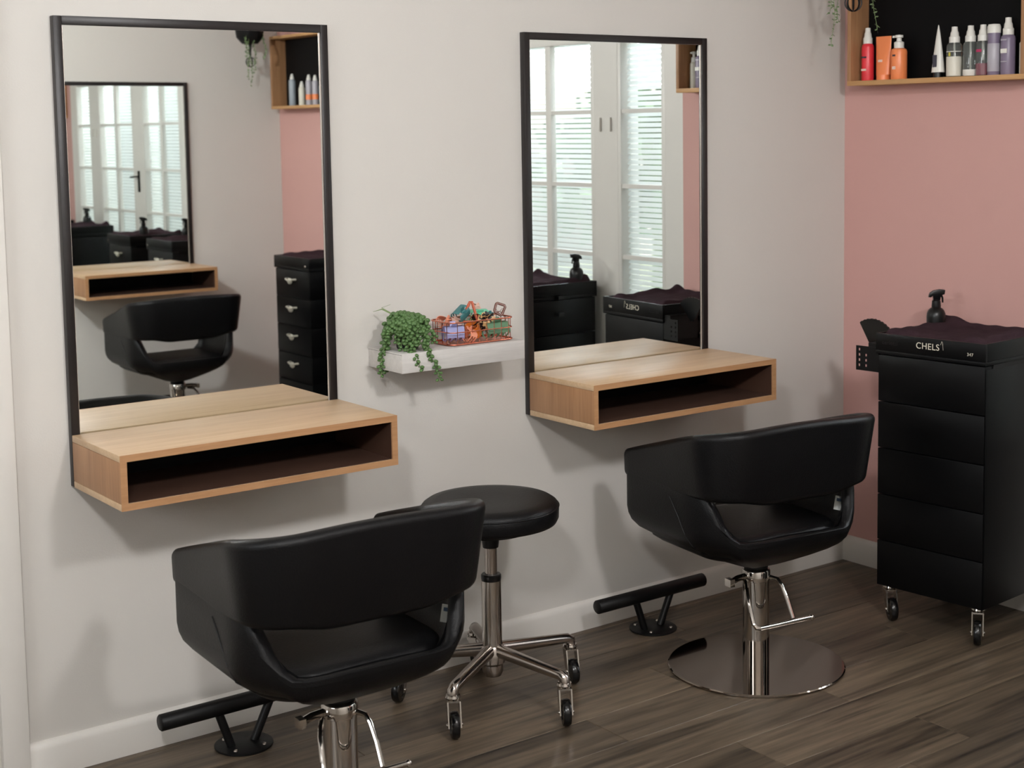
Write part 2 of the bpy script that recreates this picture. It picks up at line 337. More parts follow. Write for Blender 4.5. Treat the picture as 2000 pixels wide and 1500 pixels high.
# ------------------------------------------------------------ styling chair
def rrect(hw, yf, yb, rf, rb, seg=10, nst=8):
    P = []
    def arc(cx, cy, r, a0, a1):
        for i in range(seg + 1):
            a = a0 + (a1 - a0) * i / seg; P.append((cx + r * math.cos(a), cy + r * math.sin(a)))
    def ln(a, b):
        for i in range(1, nst): P.append((a[0] + (b[0] - a[0]) * i / nst, a[1] + (b[1] - a[1]) * i / nst))
    arc(hw - rf, yf - rf, rf, 0, PI / 2); ln((hw - rf, yf), (-hw + rf, yf)); arc(-hw + rf, yf - rf, rf, PI / 2, PI); ln((-hw, yf - rf), (-hw, yb + rb))
    arc(-hw + rb, yb + rb, rb, PI, 1.5 * PI); ln((-hw + rb, yb), (hw - rb, yb)); arc(hw - rb, yb + rb, rb, 1.5 * PI, 2 * PI); ln((hw, yb + rb), (hw, yf - rf))
    return P
def make_chair(label):
    t = thing('styling_chair', label, 'chair', group='black salon styling chairs')
    # bowl shell
    P = rrect(.286, .279, -.205, .028, .16, 10, 14)
    def zr(x, y):
        side = .585 - .146 * smooth(-.105, -.195, y)
        if y > .15: side = side + (.425 - side) * (1 - smooth(.248, .281, abs(x)))
        return side
    prof = [(1, .47), (.99, .448), (.965, .428), (.91, .408), (.8, .388), (.63, .364), (.44, .340), (.25, .318), (.1, .305), (.001, .303)]
    def zz(z, r): return .303 + (z - .303) * (min(r, .47) - .303) / .167
    rings = []
    inn = [(1, .47), (.98, .45), (.9, .425), (.75, .40), (.5, .38), (.25, .37), (.001, .365)]
    th = .036
    def ring(rho, z, off=0, up=False, dz=0):
        q = []
        for x, y in P:
            R = math.hypot(x, y); k = rho * (R - off) / R; r0 = zr(x, y)
            q.append((x * k, y * k, (r0 + dz) if up else zz(z, r0)))
        return q
    for rho, z in inn[::-1]: rings.append(ring(rho, z, th))
    q = ring(1, .47, th); qm = [(a[0], a[1], .5 * (a[2] + zr(*p))) for a, p in zip(q, P)]; rings.append(qm)
    rings += [ring(1, 0, th, True, -.012), ring(1, 0, th - .005, True, -.003), ring(1, 0, th / 2, True, .003), ring(1, 0, .005, True, -.003), ring(1, 0, 0, True, -.012)]
    q = ring(1, .47); rings.append([(a[0], a[1], .5 * (a[2] + zr(*p))) for a, p in zip(q, P)])
    for rho, z in prof: rings.append(ring(rho, z))
    MB().loft(rings).build('seat_shell', M_leather, t, ang=80)
    # piping seam running up both sides of the opening
    for sx in (-1, 1):
        MB().tube([(sx * .2865, .03, .545), (sx * .2865, -.01, .50), (sx * .284, -.04, .455), (sx * .272, -.06, .42), (sx * .235, -.07, .393), (sx * .18, -.07, .369)], .0018, 6).build('seam', M_leather, t)
    # cushion
    C = rrect(.235, .235, -.155, .04, .12); rg = []
    for k, z in ((.05, .37), (.9, .37), (.985, .385), (1, .405), (.985, .425), (.93, .437), (.8, .443), (.5, .447), (.2, .448), (.001, .448)): rg.append([(x * k, y * k, z) for x, y in C])
    MB().loft(rg).build('seat_cushion', M_leather, t, ang=80)
    # wrap-around back band with sloping arms
    hw, yf, yb, rb = .286, .268, -.218, .11
    path = []
    n1 = 16
    for i in range(n1): path.append((Vector((-hw, yf + (yb + rb - yf) * i / n1)), Vector((-1, 0))))
    for i in range(13):
        a = PI + PI / 2 * i / 12; path.append((Vector((-hw + rb + rb * math.cos(a), yb + rb + rb * math.sin(a))), Vector((math.cos(a), math.sin(a)))))
    for i in range(1, 9): path.append((Vector((-hw + rb + (2 * hw - 2 * rb) * i / 16, yb)), Vector((0, -1))))
    path = path + [(Vector((-p.x, p.y)), Vector((-n.x, n.y))) for p, n in path[:-1][::-1]]
    def sec(p, n, sh=1., move=0):
        yv = p.y; f = smooth(.20, -.20, yv); w_ = .285 * (.262 - yv); zt = .643 + .138 * (1 - math.exp(-(w_ / .124) - .9 * (w_ / .124) ** 3)) * 1.01
        zl = .556 - .012 * smooth(.1, -.2, yv) + .018 * smooth(.02, -.15, yv) * smooth(.10, .22, abs(p.x))
        zt += .006 * f * smooth(.25, .02, abs(p.x)); T = .052 - .006 * f; q = []; rc = .019
        zc = (zt + zl) / 2; c0 = -T / 2
        for (cx_, cz_, a0) in ((-rc, zt - rc, 0), (-T + rc, zt - rc, PI / 2), (-T + rc, zl + rc, PI), (-rc, zl + rc, 1.5 * PI)):
            for i in range(5):
                a = a0 + PI / 2 * i / 4; nn = cx_ + rc * math.cos(a); z = cz_ + rc * math.sin(a)
                nn = c0 + (nn - c0) * sh; z = zc + (z - zc) * (1 - (1 - sh) * .35)
                fl_ = (.006 + .026 * f) * (z - .55) / .22 + .010 * f * (z - zl) / (zt - zl) * 0
                q.append((p.x + n.x * (nn + fl_), p.y + n.y * (nn + fl_) + move, z))
        return q
    secs = [sec(*path[0], sh=.25, move=.016), sec(*path[0], sh=.62, move=.0135), sec(*path[0], sh=.88, move=.007)] + [sec(p, n) for p, n in path] + [sec(*path[-1], sh=.88, move=.007), sec(*path[-1], sh=.62, move=.0135), sec(*path[-1], sh=.25, move=.016)]
    MB().loft(secs).build('back_band', M_leather, t, ang=60)
    # side infill: the outer arm skin continues down from the band
    tg = MB().box(-.002, .002, -.013, .013, -.021, .021).build('care_tag', M_tag, t, loc=(.232, -.098, .482), rot=(.15, .0, .85)); tg['label'] = 'white care tag'
    MB().box(-.0026, -.0021, -.008, .008, .006, .015).build('print', M_tagink, tg)
    # pump column
    MB().lathe([(.0, .298), (.034, .299), (.036, .304), (.034, .312), (0, .313)], 32).build('seat_plate', M_blackm, t)
    MB().lathe([(0, .008), (.0392, .008), (.0392, .296), (.036, .2995), (0, .2995)], 48).build('column', M_chrome, t)
    MB().lathe([(.0395, .262), (.0425, .264), (.0425, .292), (.040, .296), (.0395, .296)], 48).build('collar', M_chrome, t)
    lv = MB().tube([(-.04, 0, .278), (-.075, -.006, .278), (-.098, -.012, .274)], .010)
    lv.box(-.112, -.096, -.026, .002, .262, .284)
    lv.tube([(-.05, -.012, .268), (-.070, -.045, .266), (-.080, -.062, .250), (-.088, -.088, .212), (-.094, -.112, .176), (-.090, -.122, .165), (-.076, -.125, .163)], .0064, 10)
    lv.tube([(.03, -.025, .272), (.040, -.05, .270), (.044, -.066, .254), (.046, -.09, .218), (.044, -.120, .170)], .0064, 10)
    lv.tube([(-.080, -.125, .163), (.108, -.125, .163)], .0068, 12)
    lv.ball((.108, -.125, .163), .009, 12, 8)
    lv.build('pump_lever', M_chrome, t)
    MB().lathe([(0, 0), (.258, 0), (.262, .002), (.262, .006), (.259, .0085), (0, .0085)], 96).build('base_plate', M_plate, t, ang=12)
    return t
ch = make_chair('black wrap-around styling chair in front of the left box shelf')
ch.location = (-2.508, -.705, 0); ch.rotation_euler = (0, 0, math.radians(-3))
dup(ch, (-1.04, -.585, 0), math.radians(-8), 'black wrap-around styling chair on a round steel plate, in front of the right box shelf')
dup(ch, (-1.0, -3.73, 0), PI, 'black wrap-around styling chair facing the opposite wall, seen inside the left mirror')

# ------------------------------------------------------------ foot rests
def footrest(x, label):
    t = thing('foot_rest', label, 'foot rest', (x, -.145, 0), group='black floor-mounted foot rests')
    b = MB().lathe([(0, 0), (.074, 0), (.076, .002), (.076, .006), (.073, .008), (0, .008)], 48).build('base_plate', M_blackm, t)
    for a in (.6, 2.2, 3.9, 5.4): MB().lathe([(0, .008), (.006, .008), (.005, .011), (0, .0115)], 10, c=(.058 * math.cos(a), .058 * math.sin(a), 0)).build('screw', M_alu, b)
    MB().tube([(-.035, 0, .006), (-.066, .006, .105)], .0115, 14).build('post', M_blackm, t)
    MB().tube([(.03, 0, .006), (.083, .006, .105)], .0115, 14).build('post', M_blackm, t)
    L = .225
    MB().tube([(-L, .006, .116), (-L + .003, .006, .116), (L - .003, .006, .116), (L, .006, .116)], [.0185, .0215, .0215, .0185], 28).build('foot_bar', M_blackm, t, ang=50)
    return t
f1 = footrest(-2.488, 'black tubular foot rest below the left box shelf')
dup(f1, (-1.062, -.145, 0), 0, 'black tubular foot rest below the right box shelf')
dup(f1, (-.955, YC + .145, 0), PI, 'black tubular foot rest on the opposite side of the room')

# ------------------------------------------------------------ caster
def caster(parent, x, y, top, rz, r=.036, name='caster', ring=True):
    M = Matrix.Rotation(rz, 4, 'Z') @ Matrix.Identity(4)
    g = MB().lathe([(0, top - .012), (.019, top - .012), (.021, top - .006), (.019, top), (0, top)], 20)
    hk = top - .014
    for s in (-1, 1):   # fork cheeks
        xx = s * .0165
        g.add([(xx - .0018, -.018, hk), (xx + .0018, -.018, hk), (xx + .0018, .016, hk), (xx - .0018, .016, hk),
               (xx - .0018, -.034, r - .006), (xx + .0018, -.034, r - .006), (xx + .0018, -.014, r - .006), (xx - .0018, -.014, r - .006)],
              [(0, 3, 2, 1), (4, 5, 6, 7), (0, 1, 5, 4), (1, 2, 6, 5), (2, 3, 7, 6), (3, 0, 4, 7)])
        g.ball((xx + s * .002, -.024, r), .005, 8, 6)
    g.box(-.0175, .0175, -.018, .016, hk - .003, hk + .002)
    o = g.build(name, M_chrome, parent, loc=(x, y, 0), rot=(0, 0, rz))
    w = MB().lathe([(0, -.009), (r * .55, -.009), (r * .6, -.0115), (r * .93, -.0105), (r, -.005), (r, .005), (r * .93, .0105), (r * .6, .0115), (r * .55, .009), (0, .009)], 36, M=Matrix.Rotation(PI / 2, 3, 'Y'), c=(0, -.024, r))
    w.build('wheel', M_tyre, o); return o

# ------------------------------------------------------------ stool
st = thing('rolling_stool', 'round black stool on a chrome five-star base between the two chairs', 'stool', (-1.80, -.305, 0))
MB().lathe([(0, .508), (.17, .508), (.186, .513), (.192, .525), (.193, .552), (.188, .566), (.176, .574), (.15, .5765), (.08, .574), (0, .573)], 72).build('seat', M_leather, st, ang=60)
MB().lathe([(.1925, .555), (.1945, .5575), (.1925, .56)], 72).build('piping', M_leather, st)
MB().lathe([(0, .44), (.022, .44), (.024, .455), (.024, .506), (0, .508)], 24).build('seat_mount', M_blackm, st)
pts = [(.115 * math.cos(a) , .115 * math.sin(a), .493) for a in [math.radians(-175 + 8.5 * i) for i in range(21)]]
MB().tube([(pts[0][0], pts[0][1], .507)] + pts + [(pts[-1][0], pts[-1][1], .507)], .0038, 8).build('height_lever', M_blackm, st)
MB().lathe([(0, .35), (.0175, .35), (.0175, .442), (0, .442)], 28).build('gas_rod', M_alu, st)
MB().lathe([(0, .345), (.026, .345), (.0285, .35), (.0285, .361), (.026, .364), (0, .364)], 28).build('rod_collar', M_blackp, st)
MB().lathe([(0, .10), (.028, .10), (.028, .346), (0, .346)], 36).build('column', M_chrome, st)
MB().lathe([(0, .072), (.024, .072), (.03, .085), (.03, .105), (.036, .112), (.036, .150), (.030, .16), (0, .16)], 36).build('hub', M_alu, st)
for i in range(5):
    a = math.radians(-149 + 72 * i); R = .25; c, s_ = math.cos(a), math.sin(a)
    g = MB(); ps = []; rr = []
    for k in range(9):
        f = k / 8; ps.append((c * (.026 + (R - .026) * f), s_ * (.026 + (R - .026) * f), .146 - .018 * f)); rr.append(.019 - .0045 * f)
    ps += [(c * (R + .010), s_ * (R + .010), .121), (c * (R + .011), s_ * (R + .011), .108)]; rr += [.0155, .0145]
    g.tube(ps, rr, 14); g.build('base_arm', M_alu, st, ang=60)
    caster(st, c * (R + .010), s_ * (R + .010), .110, [-.45, -.5, -.35, .3, -.9][i])

# ------------------------------------------------------------ trolleys
def trolley(label, loc, rz, drawer_side, lettered, side_box=False, seed=1):
    t = thing('salon_trolley', label, 'trolley', loc, rz, 'black drawer trolleys')
    hx, hy = .19, .192
    zs = [.112 + (.868 - .112) * i / 5 for i in range(6)]
    for i in range(5):
        d = MB().box(-hx, hx, -hy, hy, zs[i] + .0012, zs[i + 1] - .0012).build('drawer', M_trol, t, bev=.0025)
        z = zs[i + 1] - .05
        if drawer_side == 'front': MB().tube([(-hx - .002, -.045, z), (-hx - .02, -.04, z), (-hx - .02, 0, z - .012), (-hx - .02, .04, z), (-hx - .002, .045, z)], .0055, 8).ball((-hx - .017, 0, z - .010), (.008, .026, .017), 12, 8).build('handle', M_pale, d)
        else: MB().ball((0, hy + .014, z), (.03, .008, .011), 12, 8).tube([(-.03, hy, z), (-.03, hy + .014, z), (.03, hy + .014, z), (.03, hy, z)], .004, 8).build('handle', M_chrome, d)
    # tray: four walls and a floor
    TX, TY, z0, z1 = .196, .198, .87, .937
    tr = MB().box(-TX, TX, -TY, TY, z0, z0 + .012)
    tr.box(-TX, -TX + .01, -TY, TY, z0 + .012, z1).box(TX - .01, TX, -TY, TY, z0 + .012, z1).box(-TX + .01, TX - .01, -TY, -TY + .01, z0 + .012, z1).box(-TX + .01, TX - .01, TY - .01, TY, z0 + .012, z1)
    tray = tr.build('tray', M_trol, t, bev=.0015)
    MB().box(-hx + .006, hx, -hy - .003, -hy, .114, z0 - .012).build('side_panel', M_trol, t, bev=.001)
    # underside lip on the sides
    MB().add([(-.15, -TY, z0), (.16, -TY, z0), (.16, -hy, z0 - .03), (-.15, -hy, z0 - .03), (-.15, -hy, z0), (.16, -hy, z0)], [(0, 1, 2, 3), (0, 4, 5, 1), (0, 3, 4), (1, 5, 2), (3, 2, 5, 4)]).build('side_lip', M_trol, t)
    for (px, py) in (((-TX - .002, .17),) if not lettered else ()):
        MB().ball((px - .004, py, .895), (.004, .012, .007), 10, 6).build('latch', M_chrome, tray)
    for zk in (.872, .80): MB().box(-.03, .0, TY - .005, TY + .02, zk, zk + .014).build('side_hook', M_blackp, tray)
    if lettered:
        MM = Matrix(((0, 0, -1, -TX - .0006), (-1, 0, 0, .0), (0, 1, 0, .9105), (0, 0, 0, 1)))
        text('CHELS', .028, M_lettr, 'lettering', tray, Matrix.Translation((0, .005, 0)) @ MM)
        text('347', .014, M_lettr, 'small_marking', tray, Matrix.Translation((0, -.145, -.010)) @ MM)
        text('ceriotti', .018, M_emb, 'embossed_lettering', tray, Matrix.Translation((0, .145, -.002)) @ MM)
        MB().tube([(-TX - .001, -.042, .921), (-TX - .001, -.046, .932), (-TX - .001, -.049, .928)], .0007, 6).tube([(-TX - .001, -.049, .928), (-TX - .001, -.051, .905)], .0005, 6).build('curl_mark', M_lettr, tray)
    for sx in (-1, 1):
        for sy in (-1, 1): caster(t, sx * (hx - .03), sy * (hy - .03), .111, -.66 + .2 * sy + .1 * sx - rz, r=.038)
    # folded towel lying in the tray
    rd = random.Random(seed); ph = [rd.uniform(0, 6) for _ in range(8)]
    def tw(u, v):
        x = (-.186 + .372 * u); y = -.19 + .38 * v
        z = .938 + .006 * math.sin(9 * x * 3 + ph[0]) * math.sin(13 * y + ph[1]) + .003 * math.sin(70 * x + ph[2] + 20 * y) + .002 * math.sin(90 * y + ph[3])
        z += .022 * smooth(.06, .14, y) * smooth(.19, .165, y) * (1 + .2 * math.sin(20 * x))
        z += .020 * math.exp(-((x - .15) / .022) ** 2) * (1 + .4 * math.sin(17 * y + ph[4]))
        z += .024 * math.exp(-((y + .15 + .12 * x) / .028) ** 2) * (1 + .15 * math.sin(30 * x + ph[5]))
        z += .010 * math.exp(-((x - .11) / .012) ** 2 - ((y - .05) / .018) ** 2)
        e = min(smooth(0, .05, u), smooth(1, .95, u), smooth(0, .05, v), smooth(1, .95, v)); return (x, y, .922 + (z - .922) * e * .68)
    m2 = MB().grid(60, 60, tw)
    tl = m2.build('towel', M_towel, None, loc=loc, rot=(0, 0, rz), ang=180)
    if side_box:
        g = MB(); x0 = -hx - .01 + .012; ya, yb = hy + .001, hy + .088; za, zb = .808, .888; th = .0015
        # perforated front plate as strips around the holes
        cols = [ya, ya + .045, ya + .051, ya + .071, ya + .077, yb]; rows_ = [za]
        for k in range(4): rows_ += [za + .013 + k * .017, za + .021 + k * .017]
        rows_ += [zb]
        for i in range(5):
            for j in range(len(rows_) - 1):
                if i in (1, 3) and j % 2 == 1 and not (i == 1 and j == 7): continue
                g.box(x0, x0 + th, cols[i], cols[i + 1], rows_[j], rows_[j + 1])
        g.box(x0 + th, x0 + .13, ya, ya + .04, za, zb + .012)
        sbx = g.build('side_holder', M_blackm, tray, smooth=False)
    return t, tl
t1, w1 = trolley('black drawer trolley lettered on its tray, standing against the pink wall right of the chair', (-.228, -.705, 0), math.radians(5), 'side', True, True, 3)
tag(w1, 'dark plum towel crumpled in the tray of the lettered trolley', 'towel', 'plum towels')
t2, w2 = trolley('black drawer trolley under the narrow window, left trolley in the right mirror', (-.24, -1.60, 0), 0, 'front', False, False, 5)
tag(w2, 'dark plum towel in the tray of the trolley under the narrow window', 'towel', 'plum towels')
t3, w3 = trolley('black drawer trolley with pale knobs by the far pink wall, right in the left mirror', (-.225, -3.53, 0), 0, 'front', False, False, 8)
tag(w3, 'dark plum towel on the trolley by the far pink wall, seen in the left mirror', 'towel', 'plum towels')
t4, w4 = trolley('black drawer trolley with pale handles under the far window, seen only by double reflection', (-.225, -2.86, 0), 0, 'front', False, False, 12)
tag(w4, 'dark plum towel on the trolley under the far window', 'towel', 'plum towels')
# fan shaped tool standing in the side holder
def fan(loc):
    g = MB(); n = 18; R = .100; secs = []
    for i in range(n + 1):
        a = math.radians(123 - 76 * i / n); k = 1 + .02 * (i % 2)
        secs.append([(dx, math.cos(a) * q, math.sin(a) * q) for dx, q in ((-.004, .012), (.004, .012), (.003, R * k), (-.003, R * k))])
    g.loft(secs); o = g.build('fan_comb', M_blackp, loc=loc, smooth=False, rot=(0, 0, PI)); return tag(o, 'black fan shaped tool upright in the holder at the side of the lettered trolley', 'tool')
fan((-.36, -.445, .866))
# spray bottles
def spray(label, loc, rz):
    t = thing('spray_bottle', label, 'spray bottle', loc, rz, 'black spray bottles on the trolleys')
    MB().lathe([(0, 0), (.028, 0), (.031, .003), (.031, .03), (.0295, .042), (.025, .052), (.017, .059), (.012, .062), (0, .062)], 32).build('bottle', M_blackp, t)
    MB().lathe([(0, .060), (.015, .060), (.0155, .064), (.014, .082), (.010, .086), (0, .086)], 20).build('collar', M_blackp, t)
    # head silhouette in the x-z plane, nozzle to +x
    pr = [(-.010, .084), (.012, .084), (.014, .100), (.026, .104), (.028, .118), (.010, .120), (-.010, .116), (-.022, .108), (-.026, .094), (-.018, .094), (-.012, .100)]
    MB().loft([[(x, -.008, z) for x, z in pr], [(x, .008, z) for x, z in pr]]).build('spray_head', M_blackp, t, bev=.0015)
    MB().tube([(.014, 0, .104), (.02, 0, .092), (.021, 0, .076)], [.004, .0035, .003], 8).build('trigger', M_blackp, t)
    return t
s1 = spray('black trigger spray bottle on the lettered trolley, in front of the pink wall', (-.135, -.375, .937), math.radians(-40))
s1.location = (-.165, -.545, .937)
dup(s1, (-.115, -1.455, .937), math.radians(190), 'black trigger spray bottle on the trolley under the narrow window, seen in the right mirror')
dup(s1, (-.30, -3.00, .937), math.radians(150), 'black trigger spray bottle on the trolley under the far window')
dup(s1, (-.17, -3.385, .937), math.radians(170), 'black trigger spray bottle on the trolley by the far pink wall, seen by reflection')

# ------------------------------------------------------------ product shelves on the end wall
def wall_box(y0, y1, label):
    t = thing('product_shelf', label, 'shelf', (0, (y0 + y1) / 2, 1.735), group='oak box shelves on the end wall'); hw = (y1 - y0) / 2; D = .098; HH = .42; T = .0165
    MB().box(-D, 0, -hw, hw, 0, T).build('bottom_panel', M_oakb, t, bev=.001)
    MB().box(-D, 0, -hw, hw, HH - T, HH).build('top_panel', M_oakb, t, bev=.001)
    for a in (-hw, hw - T): MB().box(-D, 0, a, a + T, T, HH - T).build('side_panel', M_oakz, t, bev=.001)
    MB().box(-.004, -.0005, -hw + T, hw - T, T, HH - T).build('back_panel', M_backp, t); return t
wall_box(-.822, -.096, 'oak box shelf with black back on the pink wall above the lettered trolley')
wall_box(-4.34, -3.62, 'oak box shelf with black back on the far pink wall, seen in the left mirror')
# bottles
ZSH = 1.7517
def plast(n, c, r=.35, **k): return mat(n, c, r, **k)
C_red = plast('red_plastic', (222, 52, 62)); C_or = plast('orange_plastic', (240, 138, 84)); C_wh = plast('white_plastic', (226, 224, 216))
C_pur = plast('mauve_plastic', (124, 112, 134)); C_sil = plast('silver_label', (172, 168, 176)); C_clear = mat('clear_bottle', (225, 232, 228), .06, trans=.92); C_pinkl = plast('magenta_liquid', (176, 50, 92), .2)
C_cream = plast('cream_label', (214, 210, 196)); C_grey = plast('grey_aluminium_can', (150, 158, 166)); C_ink = plast('pale_print', (235, 205, 190)); C_inkd = plast('dark_print', (60, 58, 70)); C_yel = plast('yellow_print', (196, 186, 70))
G = 'hair product bottles on the oak shelf'
def cap_spray(t, z, r, k=1.):   # pump cap with a stepped nozzle
    MB().lathe([(0, z), (r, z), (r, z + .018 * k), (r * .82, z + .022 * k), (r * .74, z + .034 * k), (r * .60, z + .038 * k), (r * .55, z + .052 * k), (0, z + .053 * k)], 20).build('cap', C_wh, t)
def prt(t, r, z, txt, mt, size=.007, back=False, yo=0):
    a = Matrix(((0, 0, -1, -r - .0008), (-1, 0, 0, yo), (0, 1, 0, z), (0, 0, 0, 1))); text(txt, size, mt, 'print', t, a)
def bottle(name, label, y, body, H_, r, mt, capz=1., capr=None, x=-.052, deco=()):
    t = thing(name, label, 'bottle', (x, y, ZSH), group=G)
    MB().lathe([(0, 0), (r * .96, 0), (r, .004), (r, H_ - .012), (r * .9, H_ - .004), (r * .7, H_), (0, H_)], 28).build('body', mt, t)
    cap_spray(t, H_, capr or r * .72, capz)
    for kind, a, b, c in deco:
        if kind == 'band': MB().lathe([(r + .0003, a), (r + .0006, a + .0004), (r + .0006, b), (r + .0003, b)], 28).build('label_band', c, t)
        if kind == 'line': MB().box(-r - .0006, -r + .0012, -r * .5, r * .5, a, b).build('print', c, t)
    return t
b = bottle('spray_bottle', 'slim red bottle with white pump, leftmost on the oak shelf', -.150, 0, .128, .0215, C_red, 1.05, .016, deco=(('line', .034, .041, C_ink), ('line', .078, .084, C_inkd)))
def tube_bottle(label, y, w, Hh, mt, tip=False, capc=None):
    t = thing('squeeze_tube', label, 'tube', (-.05, y, ZSH), group=G); secs = []
    z0 = .018
    for i in range(9):
        f = i / 8; 
        if tip: a = w / 2 * (1 - f) ** .8 + .0012; bb = (.018) * (1 - f) + .0012
        else: a = w / 2 * (.88 + .12 * f) ; bb = .017 * (1 - f) + .0022 * f
        secs.append([(bb * math.cos(q), a * math.sin(q), z0 + (Hh - z0) * f) for q in [2 * PI * j / 24 for j in range(24)]])
    MB().loft(secs).build('body', mt, t, ang=60)
    MB().lathe([(0, 0), (w * .36, 0), (w * .36, z0), (0, z0)], 24).build('cap', capc or mt, t); return t
tb = tube_bottle('flat orange squeeze tube between the red bottle and the orange pump bottle', -.219, .068, .150, C_or); MB().box(-.0125, -.0115, -.004, .014, .062, .070).build('print', C_ink, tb)
t = thing('pump_bottle', 'short orange pump bottle with white pump head, right of the orange tube', 'bottle', (-.052, -.288, ZSH), group=G)
MB().lathe([(0, 0), (.026, 0), (.0275, .004), (.0275, .094), (.025, .102), (.018, .106), (0, .106)], 28).build('body', C_or, t)
MB().lathe([(0, .106), (.017, .106), (.017, .126), (.009, .130), (.008, .140), (.014, .142), (.014, .150), (0, .152)], 20).box(-.004, .004, .0, .026, .142, .149).build('pump_head', C_wh, t, ang=40)
MB().box(-.0282, -.0265, -.007, .007, .034, .044).build('print', C_ink, t); MB().box(-.0282, -.0265, -.006, .006, .078, .084).build('print', C_inkd, t)
tt = tube_bottle('white tapering tube standing on a black cap, middle of the oak shelf', -.452, .046, .174, C_wh, True, M_blackp); MB().box(-.0175, -.0155, -.006, .010, .035, .075).build('print', C_inkd, tt)
t = bottle('spray_bottle', 'clear bottle with a tall cream label and white spray cap', -.519, 0, .112, .0255, C_clear, 1., .0175)
MB().lathe([(.0, .002), (.0245, .002), (.0262, .004), (.0262, .066), (.0245, .067), (0, .067)], 28).build('label', C_cream, t)
MB().lathe([(.0257, .0815), (.0262, .082), (.0262, .0835), (.0257, .084)], 28).build('label_line', C_wh, t); MB().box(-.0268, -.0255, -.0035, .0035, .068, .080).build('print', C_yel, t)
MB().tube([(0, 0, .06), (0, 0, .11)], .0022, 8).build('dip_tube', C_wh, t)
t = bottle('spray_bottle', 'clear empty bottle with a low white label band and spray cap', -.583, 0, .112, .024, C_clear, 1., .0175)
MB().lathe([(0, .002), (.0235, .002), (.0246, .004), (.0246, .022), (0, .022)], 28).build('label', C_wh, t); MB().tube([(0, 0, .02), (0, 0, .11)], .0022, 8).build('dip_tube', C_wh, t)
t = bottle('spray_bottle', 'clear bottle a third full of magenta liquid, with spray cap', -.632, 0, .112, .0235, C_clear, 1., .0175)
MB().lathe([(0, .002), (.0222, .002), (.0222, .040), (0, .040)], 28).build('liquid', C_pinkl, t); MB().box(-.0243, -.0232, -.011, .009, .076, .085).build('print', C_pinkl, t)
MB().tube([(0, 0, .05), (0, 0, .11)], .003, 8).build('dip_tube', C_wh, t)
t = thing('spray_can', 'mauve can with silver label and broad white cap, second from the right', 'bottle', (-.058, -.678, ZSH), group=G)
MB().lathe([(0, 0), (.019, 0), (.020, .003), (.020, .134), (0, .134)], 28).build('body', C_pur, t); MB().lathe([(.0203, .012), (.0207, .013), (.0207, .100), (.0203, .101)], 28).build('label', C_sil, t)
MB().lathe([(0, .134), (.0215, .134), (.0215, .154), (.018, .162), (0, .164)], 28).build('cap', C_wh, t)
t = bottle('spray_bottle', 'tall mauve bottle with white spray cap, last before the shelf end', -.726, 0, .126, .0235, C_pur, 1.05, .0175, x=-.050, deco=(('line', .068, .082, C_wh), ('line', .108, .112, C_sil), ('line', .04, .043, C_sil)))
t = thing('pump_bottle', 'slim white pump bottle in the corner of the oak shelf, seen in the right mirror', 'bottle', (-.038, -.780, ZSH), group=G)
MB().lathe([(0, 0), (.0165, 0), (.017, .003), (.017, .098), (.012, .104), (0, .104)], 24).build('body', C_cream, t)
MB().lathe([(0, .104), (.012, .104), (.012, .122), (.006, .125), (.006, .135), (.010, .136), (.010, .145), (0, .146)], 16).box(-.018, 0, -.003, .003, .137, .143).build('pump_head', C_wh, t, ang=40)
for i, (y_, h_, r_2, mt_, lb) in enumerate(((-4.16, .15, .020, C_grey, 'grey can with white cap, leftmost on the far shelf in the left mirror'), (-4.045, .105, .0185, C_cream, 'short cream bottle, second on the far shelf in the left mirror'),
        (-3.96, .14, .0185, C_sil, 'silver bottle with orange band, third on the far shelf in the left mirror'), (-3.885, .135, .0185, C_sil, 'silver bottle with orange band, fourth on the far shelf in the left mirror'), (-3.80, .11, .0205, C_grey, 'short grey can, rightmost on the far shelf in the left mirror'))):
    t = bottle('spray_bottle', lb, y_, 0, h_ - .0, r_2, mt_, .6, .013, deco=((('band', .03, .06, C_or),) if i in (2, 3) else ())); t['group'] = 'bottles on the far oak shelf'

